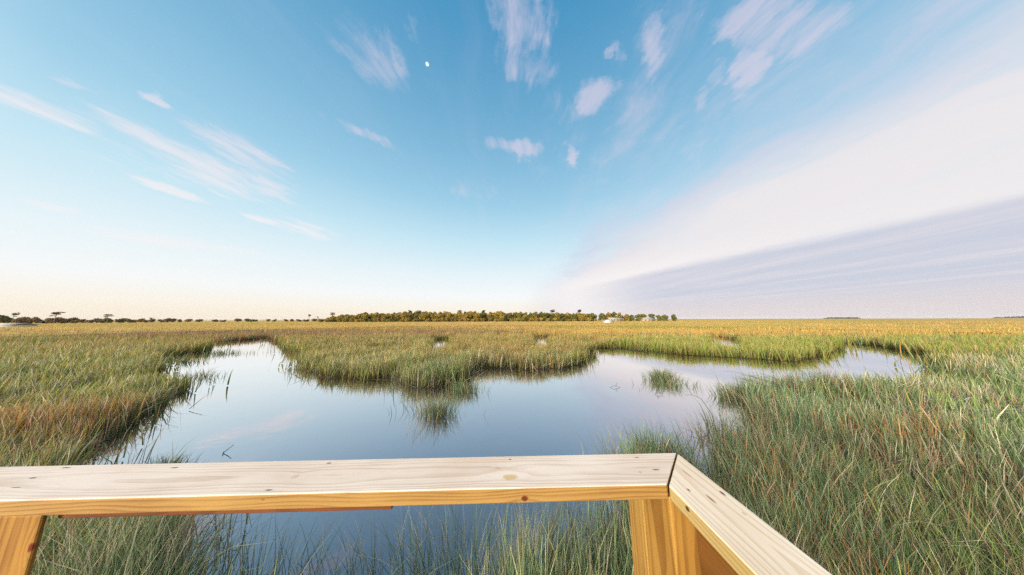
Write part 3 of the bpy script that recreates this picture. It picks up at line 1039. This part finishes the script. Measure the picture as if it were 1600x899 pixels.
def kpost(px, py, y_in):
    q = ray(px, py); tt = float((OC @ E2 + y_in) / (q[:2] @ E2))
    p = q * tt
    return -float((p[:2] - OC) @ E1)


lpx = kpost(75, 812, BW - .016)
q = ray(47, 857); tt = float((OC @ E2 + BW - .006) / (q[:2] @ E2)); kz = q[2] * tt + CAM_Z
kx = -float((q[:2] * tt - OC) @ E1)
m_lpost = wood('left_pine_post', srgb(220, 170, 90), srgb(170, 110, 40), srgb(164, 120, 54), srgb(112, 70, 24),
               [(kx, -BW + .006, kz - PZ, .012, .006, srgb(104, 26, 14), .95, .02)], 2, 7.9, 70.0, (-(lpx - .055), .115))
post(lpx - .14, lpx, -BW + .006, -BW + .016, m_lpost)
post(-BW + .004, -.002, -BW + .004, -.002, m_post)
m_post2 = wood('outer_pine_post', srgb(220, 170, 90), srgb(170, 110, 40), srgb(168, 132, 68), srgb(116, 76, 28), (), 2, 11.4, 90.0, (.10, -.05))
post(-BW + .006, -.05, .001, .100, m_post2, 'post', PZ - .045)
m_shade = wood('shaded_pine_board', srgb(170, 110, 50), srgb(120, 70, 26), srgb(116, 76, 32), srgb(74, 46, 16), (), 1, 5.1, 140.0)  # pine browned so its colour carries the shade under the side cap
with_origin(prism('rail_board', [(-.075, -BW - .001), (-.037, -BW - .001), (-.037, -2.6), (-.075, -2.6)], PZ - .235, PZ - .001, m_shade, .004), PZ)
# flat sub rail strip under the front cap, its end only a stitch artifact
sp = kpost(612, 797, BW - .027)
m_strip = wood('reddish_pine_strip', srgb(170, 100, 50), srgb(120, 60, 26), srgb(122, 72, 40), srgb(88, 46, 24), (), 0, 9.0)
with_origin(prism('sub_rail_strip', [(sp, -BW + .027), (sp, -.02), (lpx + .002, -.02), (lpx + .002, -BW + .027)], PZ - .027, PZ - .001, m_strip, .003), PZ)

# ------------------------------------------------------------------ trees
def leaf_mat(name, c1, c2):
    m, g, out = new_mat(name)
    at = g.n.new('ShaderNodeAttribute'); at.attribute_name = 'Col'
    oi = g.n.new('ShaderNodeObjectInfo')
    k = g.sep(at.outputs['Color'])[0]
    c = g.mix(k, c1, c2)
    c = g.mix(g.mrange(oi.outputs['Random'], 0, 1, 0.0, 0.45, False), c, c1)
    df = g.n.new('ShaderNodeBsdfDiffuse'); g.put(df.inputs['Color'], c)
    tr = g.n.new('ShaderNodeBsdfTranslucent'); g.put(tr.inputs['Color'], c)
    mx = g.n.new('ShaderNodeMixShader'); mx.inputs[0].default_value = 0.25
    g.l.new(df.outputs[0], mx.inputs[1]); g.l.new(tr.outputs[0], mx.inputs[2])
    g.l.new(mx.outputs[0], out.inputs['Surface'])
    return m


m_sunlit = leaf_mat('sunlit_oak_leaves', srgb(120, 108, 48), srgb(200, 168, 80))  # low sun on the crowns put into the leaf colour
m_green = leaf_mat('olive_oak_leaves', srgb(82, 88, 42), srgb(150, 142, 70))
m_pine = leaf_mat('pine_needles', srgb(58, 66, 40), srgb(96, 94, 54))
m_brown = leaf_mat('brown_shore_leaves', srgb(116, 92, 60), srgb(152, 126, 82))
m_bark, g, out = new_mat('bark')
tcn = g.n.new('ShaderNodeTexCoord')
nn = g.noise(g.mapping(tcn.outputs['Object'], sc=(4, 4, 1)), 3.0)
principled(g, out, g.mix(nn, (0.10, 0.075, 0.055), (0.22, 0.17, 0.12)), 0.9, bump(g, nn, 0.5, 0.05))


def crown_mesh(lobes, n, size):
    """leaf clumps spread through several lobes"""
    vol = np.array([l[3] * l[4] * l[5] for l in lobes]) ** 0.7
    idx = rng.choice(len(lobes), n, p=vol / vol.sum())
    L = np.array(lobes)[idx]
    v = rng.normal(size=(n, 3)); v /= np.linalg.norm(v, axis=1)[:, None]
    r = (0.45 + 0.6 * rng.random(n) ** 0.6)[:, None]
    c = L[:, :3] + v * r * L[:, 3:6]
    c[:, 2] = np.maximum(c[:, 2], 0.1)
    a = rng.normal(size=(n, 3)); a /= np.linalg.norm(a, axis=1)[:, None]
    b = np.cross(a, rng.normal(size=(n, 3))); b /= np.linalg.norm(b, axis=1)[:, None]
    s = (size * (0.5 + 0.9 * rng.random(n)))[:, None]
    V = np.stack([c - a * s - b * s * .6, c + a * s * .7 - b * s, c + a * s + b * s * .7, c - a * s * .6 + b * s], 1).reshape(-1, 3)
    Q = np.arange(4 * n).reshape(-1, 4)
    k = np.repeat(np.clip(0.5 + rng.normal(0, .22, n) + .35 * (rng.random(len(lobes))[idx] - .5), 0, 1), 4)
    return np_mesh('crown', V, Q, np.stack([k, k, k], -1))


def trunk_mesh(h, r, lean=0.0, limbs=()):
    bm = bmesh.new()
    pts = [(lean * t * t * h + random.uniform(-.05, .05) * h * .1, random.uniform(-.05, .05) * h * .1, -0.4 + (h + .4) * t) for t in (0, .25, .5, .75, 1)]
    tube_bm(bm, pts, r, r * .35, 7)
    for (t, dx_, dy_, dz_, rr) in limbs:
        p = Vector((lean * t * t * h, 0, -0.4 + (h + .4) * t))
        tube_bm(bm, [p, p + Vector((dx_, dy_, dz_)) * .5 + Vector((0, 0, .1)), p + Vector((dx_, dy_, dz_))], rr, rr * .4, 5)
    me = bpy.data.meshes.new('trunk'); bm.to_mesh(me); bm.free()
    return me


def proto(kind, crown, trunk):
    return kind, crown, trunk


def oak(h, w, n):
    k = random.randint(7, 10)
    lobes = []
    for i in range(k):
        a = i / k * 2 * math.pi + random.uniform(-.4, .4)
        rr = random.uniform(.35, .8) * w / 2
        z = h * random.uniform(.38, .80)
        s = w * random.uniform(.20, .30)
        lobes.append((math.cos(a) * rr, math.sin(a) * rr, z, s, s, s * random.uniform(.6, .95)))
    lobes.append((0, 0, h * .84, w * .22, w * .22, h * .14))
    for i in range(6):
        a = random.uniform(0, 6.28)
        lobes.append((math.cos(a) * w * .34, math.sin(a) * w * .34, h * random.uniform(.12, .34), w * .2, w * .2, h * .14))
    limbs = [(random.uniform(.45, .8), random.uniform(-.3, .3) * w, random.uniform(-.3, .3) * w, h * .2, h * .012) for _ in range(5)]
    return crown_mesh(lobes, n, .40), trunk_mesh(h * .75, h * .028, random.uniform(-.08, .08), limbs)


def pine(h, w, n):
    lobes = []
    for i in range(6):
        a = random.uniform(0, 6.28)
        rr = random.uniform(.1, .75) * w / 2
        lobes.append((math.cos(a) * rr, math.sin(a) * rr, h * random.uniform(.80, .97), w * .24, w * .24, h * .045))
    lobes.append((w * .2, 0, h * .68, w * .2, w * .14, h * .03))
    limbs = [(random.uniform(.7, .95), random.uniform(-.35, .35) * w, random.uniform(-.35, .35) * w, h * .06, h * .008) for _ in range(6)]
    return crown_mesh(lobes, n, .28), trunk_mesh(h * .92, h * .020, random.uniform(-.06, .06), limbs)


def shrub(h, w, n):
    lobes = []
    for i in range(6):
        a = random.uniform(0, 6.28)
        rr = random.uniform(.1, .7) * w / 2
        s = w * random.uniform(.18, .28)
        lobes.append((math.cos(a) * rr, math.sin(a) * rr, h * random.uniform(.3, .72), s, s, h * .24))
    limbs = [(random.uniform(.3, .7), random.uniform(-.3, .3) * w, random.uniform(-.3, .3) * w, h * .3, h * .015) for _ in range(5)]
    return crown_mesh(lobes, n, .32), trunk_mesh(h * .6, h * .03, 0, limbs)


OAKS = [oak(10, random.uniform(6.0, 9.6), 1500) for _ in range(8)]
PINES = [pine(12, 5.5, 360) for _ in range(3)]
SHRUBS = [shrub(4.5, 5.5, 420) for _ in range(4)]
NAMES = {'oak': ('oak_tree', OAKS), 'pine': ('pine_tree', PINES), 'shrub': ('shrub', SHRUBS)}
BASEH = {'oak': 10.0, 'pine': 12.0, 'shrub': 4.5}
_mcopies = {}


def with_mat(me, mat):
    key = (me.name, mat.name)
    if key not in _mcopies:
        c = me.copy(); c.materials.clear(); c.materials.append(mat); _mcopies[key] = c
    return _mcopies[key]


def tree(kind, px, Y, h, mat, label, group=None, wscale=1.0, var=None):
    name, protos = NAMES[kind]
    cr, tk = protos[random.randrange(len(protos)) if var is None else var]
    s = h / BASEH[kind]
    e = empty(name, (at_depth(px, Y), Y, 0.1), random.uniform(0, 6.28), label, 'shrub' if kind == 'shrub' else 'tree', group)
    e.scale = (s * wscale, s * wscale, s)
    c = link_mesh('crown', with_mat(cr, mat), None, e)
    t = link_mesh('trunk', with_mat(tk, m_bark), None, e)
    return e


def px_h(ytop, Y):
    """height of a thing at depth Y whose top shows at row ytop"""
    d = ray(800, ytop)
    return CAM_Z + d[2] / d[1] * Y


# wooded hammock in the middle: three rows
def prof(px):                                    # top row of the wood along the picture
    xs = [500, 512, 530, 560, 600, 640, 700, 760, 820, 860, 905, 930, 940, 965, 1000, 1020, 1042]
    ys = [499, 494, 491, 489, 488, 487, 487.5, 487, 488, 487.5, 488, 491, 489, 488, 491, 492, 494]
    return float(np.interp(px, xs, ys))


GB = 'oaks along the back of the island wood'
GF = 'oaks along the front of the island wood'
GS = 'shrubs along the foot of the island wood'
px = 520
i = 0
while px < 930:
    Y = random.uniform(214, 226)
    mat = m_sunlit if px < 760 and random.random() < .7 else (m_green if random.random() < .65 else m_sunlit)
    tree('oak', px, Y, px_h(prof(px) - random.uniform(-2.2, 1.6), Y), mat, 'tall rounded oak in the back row of the island wood', GB, random.uniform(.8, 1.1))
    px += random.uniform(6, 10)
px = 512
while px < 930:
    Y = random.uniform(202, 212)
    mat = m_sunlit if random.random() < (.85 if px < 780 else .6) else m_green
    tree('oak', px, Y, px_h(prof(px) + random.uniform(1.0, 4.0), Y), mat, 'sunlit golden oak in the front row of the island wood', GF, random.uniform(.85, 1.2))
    px += random.uniform(6.5, 11)
px = 503
while px < 932:
    Y = random.uniform(195, 200)
    tree('shrub', px, Y, random.uniform(3.4, 5.4), m_sunlit if random.random() < .75 else m_green, 'low golden shrub at the foot of the island wood', GS, random.uniform(.9, 1.3))
    px += random.uniform(8, 12)
GP = 'pines standing above the island wood'
for px in (640, 656, 716, 756, 862, 906):
    tree('pine', px, random.uniform(216, 222), px_h(485.2 - random.uniform(0, .8), 219), m_pine, 'dark pine top standing above the island wood', GP, 1.1)
tree('pine', 519, 208, px_h(488, 208), m_brown, 'flat topped pine at the left end of the island wood', None, 1.1)
# right part of the wood, with gaps and cottages
GR = 'green oaks right of the gap in the wood'
for px, dy, mt in ((941, 1, m_green), (951, 0, m_sunlit), (960, -.6, m_green), (969, .5, m_sunlit), (979, 2.5, m_sunlit), (987, 4, m_green)):
    Y = random.uniform(206, 216)
    tree('oak', px, Y, px_h(488.5 + dy, Y), mt, 'oak crowded in the short wood right of the gap', GR, .95)
for px, yt, lab in ((998, 491.5, 'dark green oak left of the small cottage'), (1006, 491, 'dark green oak right behind the small cottage'),
                    (1019, 491, 'broad green oak right of the small cottage'),
                    (1030, 493, 'small green oak second from the right end of the wood'), (1039, 492.5, 'dense green oak closing the right end of the wood'),
                    (1053, 491.8, 'lone round tree standing apart at the right')):
    tree('oak', px, 212, px_h(yt, 212), m_green, lab, None, .95)

# left shore
tree('pine', 20, 150, px_h(486.5, 150), m_brown, 'umbrella pine leaning at the far left', None, .8, 0)
tree('pine', 85, 150, px_h(486, 150), m_brown, 'umbrella pine with wide crown second on the left shore', None, 1.35, 1)
tree('pine', 168, 165, px_h(489.5, 165), m_brown, 'flat umbrella pine third on the left shore', None, 1.2, 2)
tree('pine', 237, 210, px_h(495, 210), m_brown, 'small dark pine above the left shore bushes', None, 1.1, 0)
tree('pine', 483, 235, px_h(491, 235), m_brown, 'lone small pine left of the island wood', None, 1.0, 1)
tree('pine', 496, 235, px_h(494, 235), m_brown, 'thin tiny pine just left of the island wood', None, .7, 2)
GL = 'shrubs along the left shore'
for px, yt, Y, ws in ((2, 492, 150, 1.2), (8, 495, 150, 1.3), (30, 498.5, 155, 1.5), (36, 495.5, 155, 1.2), (42, 495, 155, 1.3), (50, 497, 155, 1.1), (57, 495.5, 155, .9),
                  (68, 499, 160, 1.6), (80, 497, 160, 1.2), (89, 495, 160, 1.3), (96, 498, 160, 1.0), (107, 496, 165, 1.1), (113, 496.5, 165, 1.2), (121, 499, 165, 1.3),
                  (131, 497.5, 175, 1.4), (144, 498.5, 175, 1.2), (153, 497.5, 175, 1.2), (161, 497.5, 175, 1.2), (170, 497, 175, 1.1), (187, 498.5, 190, 1.5), (194, 497.5, 190, 1.2),
                  (202, 498, 190, 1.2), (213, 498.5, 200, 1.2), (220, 498, 200, 1.2), (228, 498.8, 200, 1.1), (238, 498, 205, 1.2), (252, 498.8, 215, 1.3), (262, 497.5, 215, 1.3),
                  (270, 498, 215, 1.3), (281, 498.8, 215, 1.2), (294, 498.6, 230, 1.6), (312, 499, 235, 1.8), (337, 498.5, 250, 1.2), (349, 499.4, 250, 1.8), (372, 498.3, 260, 1.8),
                  (388, 498.3, 260, 1.8), (397, 498.7, 260, 1.8), (419, 499, 265, 1.3), (430, 499, 265, 1.3), (447, 499, 265, 1.2), (456, 498.8, 265, 1.6), (467, 499.2, 262, 1.7),
                  (479, 498.8, 255, 1.8), (491, 498.8, 240, 1.8)):
    tree('shrub', px, Y + random.uniform(-5, 5), max(2.2, 1.25 * px_h(yt - .6, Y)), m_brown if random.random() < .7 else m_green, 'low dark bush in the thin line along the left shore', GL, ws * .78)

# ------------------------------------------------------------------ far woods on the horizon
def far_wood(label, px0, px1, Y, hmax, mat):
    x0, x1 = at_depth(px0, Y), at_depth(px1, Y)
    n = int((x1 - x0) / 9) + 40
    lobes = []
    for i in range(60):
        t = (i + random.random()) / 60
        env = min(1.0, 5 * t, 5 * (1 - t)) * .7 + .3
        hh = hmax * env * random.uniform(.6, 1)
        lobes.append((x0 + (x1 - x0) * t, Y + random.uniform(-25, 25), hh * .5, (x1 - x0) / 70, 14, hh * .5))
    me = crown_mesh(lobes, 1800, 2.4)
    o = link_mesh('far_woods', me, mat)
    return tag(o, label, 'woods', kind='stuff')


m_blue = leaf_mat('distant_wood_leaves', srgb(58, 64, 50), srgb(84, 86, 66))
far_wood('thin dark strip of distant wood on the right horizon', 1296, 1337, 1500, 10.5, m_blue)
far_wood('distant wood at the right edge of the horizon', 1564, 1660, 1500, 14, m_blue)
far_wood('pale strip of distant wood behind the left shore', 200, 500, 4300, 24, leaf_mat('coast_wood_leaves', srgb(92, 82, 62), srgb(120, 104, 78)))

# ------------------------------------------------------------------ buildings at the marsh edge
m_white, g, out = new_mat('white_paint')
tcn = g.n.new('ShaderNodeTexCoord')
nn = g.noise(tcn.outputs['Object'], 1.5, 4.0)
principled(g, out, g.mix(nn, (0.50, 0.49, 0.44), (0.58, 0.57, 0.54)), 0.6)
m_cream, g, out = new_mat('cream_siding')
tcn = g.n.new('ShaderNodeTexCoord')
wv_ = g.math('FRACT', g.math('MULTIPLY', g.sep(tcn.outputs['Object'])[2], 6.0))
principled(g, out, g.mix(g.mrange(wv_, 0.85, 1.0), srgb(160, 142, 112), srgb(120, 104, 80)), 0.7)
m_roof, g, out = new_mat('pale_metal_roof')
tcn = g.n.new('ShaderNodeTexCoord')
principled(g, out, g.mix(g.noise(tcn.outputs['Object'], 2.0), srgb(170, 162, 148), srgb(150, 142, 130)), 0.5)
m_dark, g, out = new_mat('window_glass')
principled(g, out, (0.03, 0.035, 0.04), 0.1)


def box_me(name, x0, x1, y0, y1, z0, z1):
    v = np.array([(x, y, z) for z in (z0, z1) for x, y in ((x0, y0), (x1, y0), (x1, y1), (x0, y1))], dtype=float)
    q = np.array([[3, 2, 1, 0], [4, 5, 6, 7], [0, 1, 5, 4], [1, 2, 6, 5], [2, 3, 7, 6], [3, 0, 4, 7]])
    return np_mesh(name, v, q)


def gable_me(name, x0, x1, y0, y1, z, rise, over=.3):
    x0 -= over; x1 += over; y0 -= over; y1 += over
    ym = (y0 + y1) / 2
    t = .12
    v = np.array([(x0, y0, z), (x1, y0, z), (x1, ym, z + rise), (x0, ym, z + rise), (x1, y1, z), (x0, y1, z),
                  (x0, y0, z + t), (x1, y0, z + t), (x1, ym, z + rise + t), (x0, ym, z + rise + t), (x1, y1, z + t), (x0, y1, z + t)], dtype=float)
    q = np.array([[0, 3, 2, 1], [3, 5, 4, 2], [6, 7, 8, 9], [9, 8, 10, 11], [0, 1, 7, 6], [4, 5, 11, 10], [1, 2, 8, 7], [2, 4, 10, 8], [3, 0, 6, 9], [5, 3, 9, 11]])
    return np_mesh(name, v, q)


def cottage(label, cat, name, px, Y, w, dp, hw, rise, mw, mr, nwin, rz=0.0):
    e = empty(name, (at_depth(px, Y), Y, 0.1), rz, label, cat)
    link_mesh('wall', box_me('wall', -w / 2, w / 2, -dp / 2, dp / 2, 0, hw), mw, e)
    link_mesh('roof', gable_me('roof', -w / 2, w / 2, -dp / 2, dp / 2, hw + .003, rise), mr, e)
    for i in range(nwin):
        x = -w / 2 + w * (i + .5) / nwin
        link_mesh('window', box_me('window', x - .45, x + .45, -dp / 2 - .05, -dp / 2 - .003, hw * .45, hw * .85), m_dark, e)
    return e


cottage('long low white building in the golden grass at the left edge', 'building', 'white_building', 15, 74, 11.6, 4, 1.05, .42, m_white, m_white, 0)
cottage('small white shed in the grass before the gap in the wood', 'shed', 'white_shed', 950, 120, 4.6, 3.4, 1.3, .55, m_white, m_white, 0, .3)
cottage('pale roofed cottage under the oaks right of the gap', 'house', 'cottage', 960, 196, 12, 6, 2.3, 1.4, m_cream, m_roof, 4)
cottage('small cottage with pale roof among the green oaks', 'house', 'cottage', 1011, 198, 10, 6, 2.1, 1.3, m_cream, m_roof, 3)

# ------------------------------------------------------------------ air
m_haze = bpy.data.materials.new('marsh_haze')
m_haze.use_nodes = True
m_haze.node_tree.nodes.clear()
g = NG(m_haze.node_tree)
out = g.n.new('ShaderNodeOutputMaterial')
pv = g.n.new('ShaderNodeVolumePrincipled')
pv.inputs['Color'].default_value = (0.90, 0.93, 1.0, 1)
pv.inputs['Density'].default_value = 0.00006
pv.inputs['Anisotropy'].default_value = 0.0
g.l.new(pv.outputs[0], out.inputs['Volume'])
hz = link_mesh('haze', box_me('haze', -4800, 4800, -4800, 4800, -1.6, 32.0), m_haze)
tag(hz, 'thin pale evening haze over the marsh', 'haze', kind='stuff')

# ------------------------------------------------------------------ render settings
scene.view_settings.view_transform = 'Standard'
scene.view_settings.look = 'None'
scene.view_settings.exposure = 0.0
scene.view_settings.gamma = 1.0
scene.render.engine = 'CYCLES'
scene.cycles.max_bounces = 6
scene.cycles.diffuse_bounces = 3
scene.cycles.glossy_bounces = 3
scene.cycles.transmission_bounces = 4
scene.cycles.caustics_reflective = False
scene.cycles.caustics_refractive = False
scene.cycles.use_denoising = False
scene.cycles.denoiser = 'OPENIMAGEDENOISE'
scene.cycles.denoising_input_passes = 'RGB_ALBEDO_NORMAL'
scene.cycles.denoising_prefilter = 'NONE'
scene.cycles.sample_clamp_indirect = 0.8
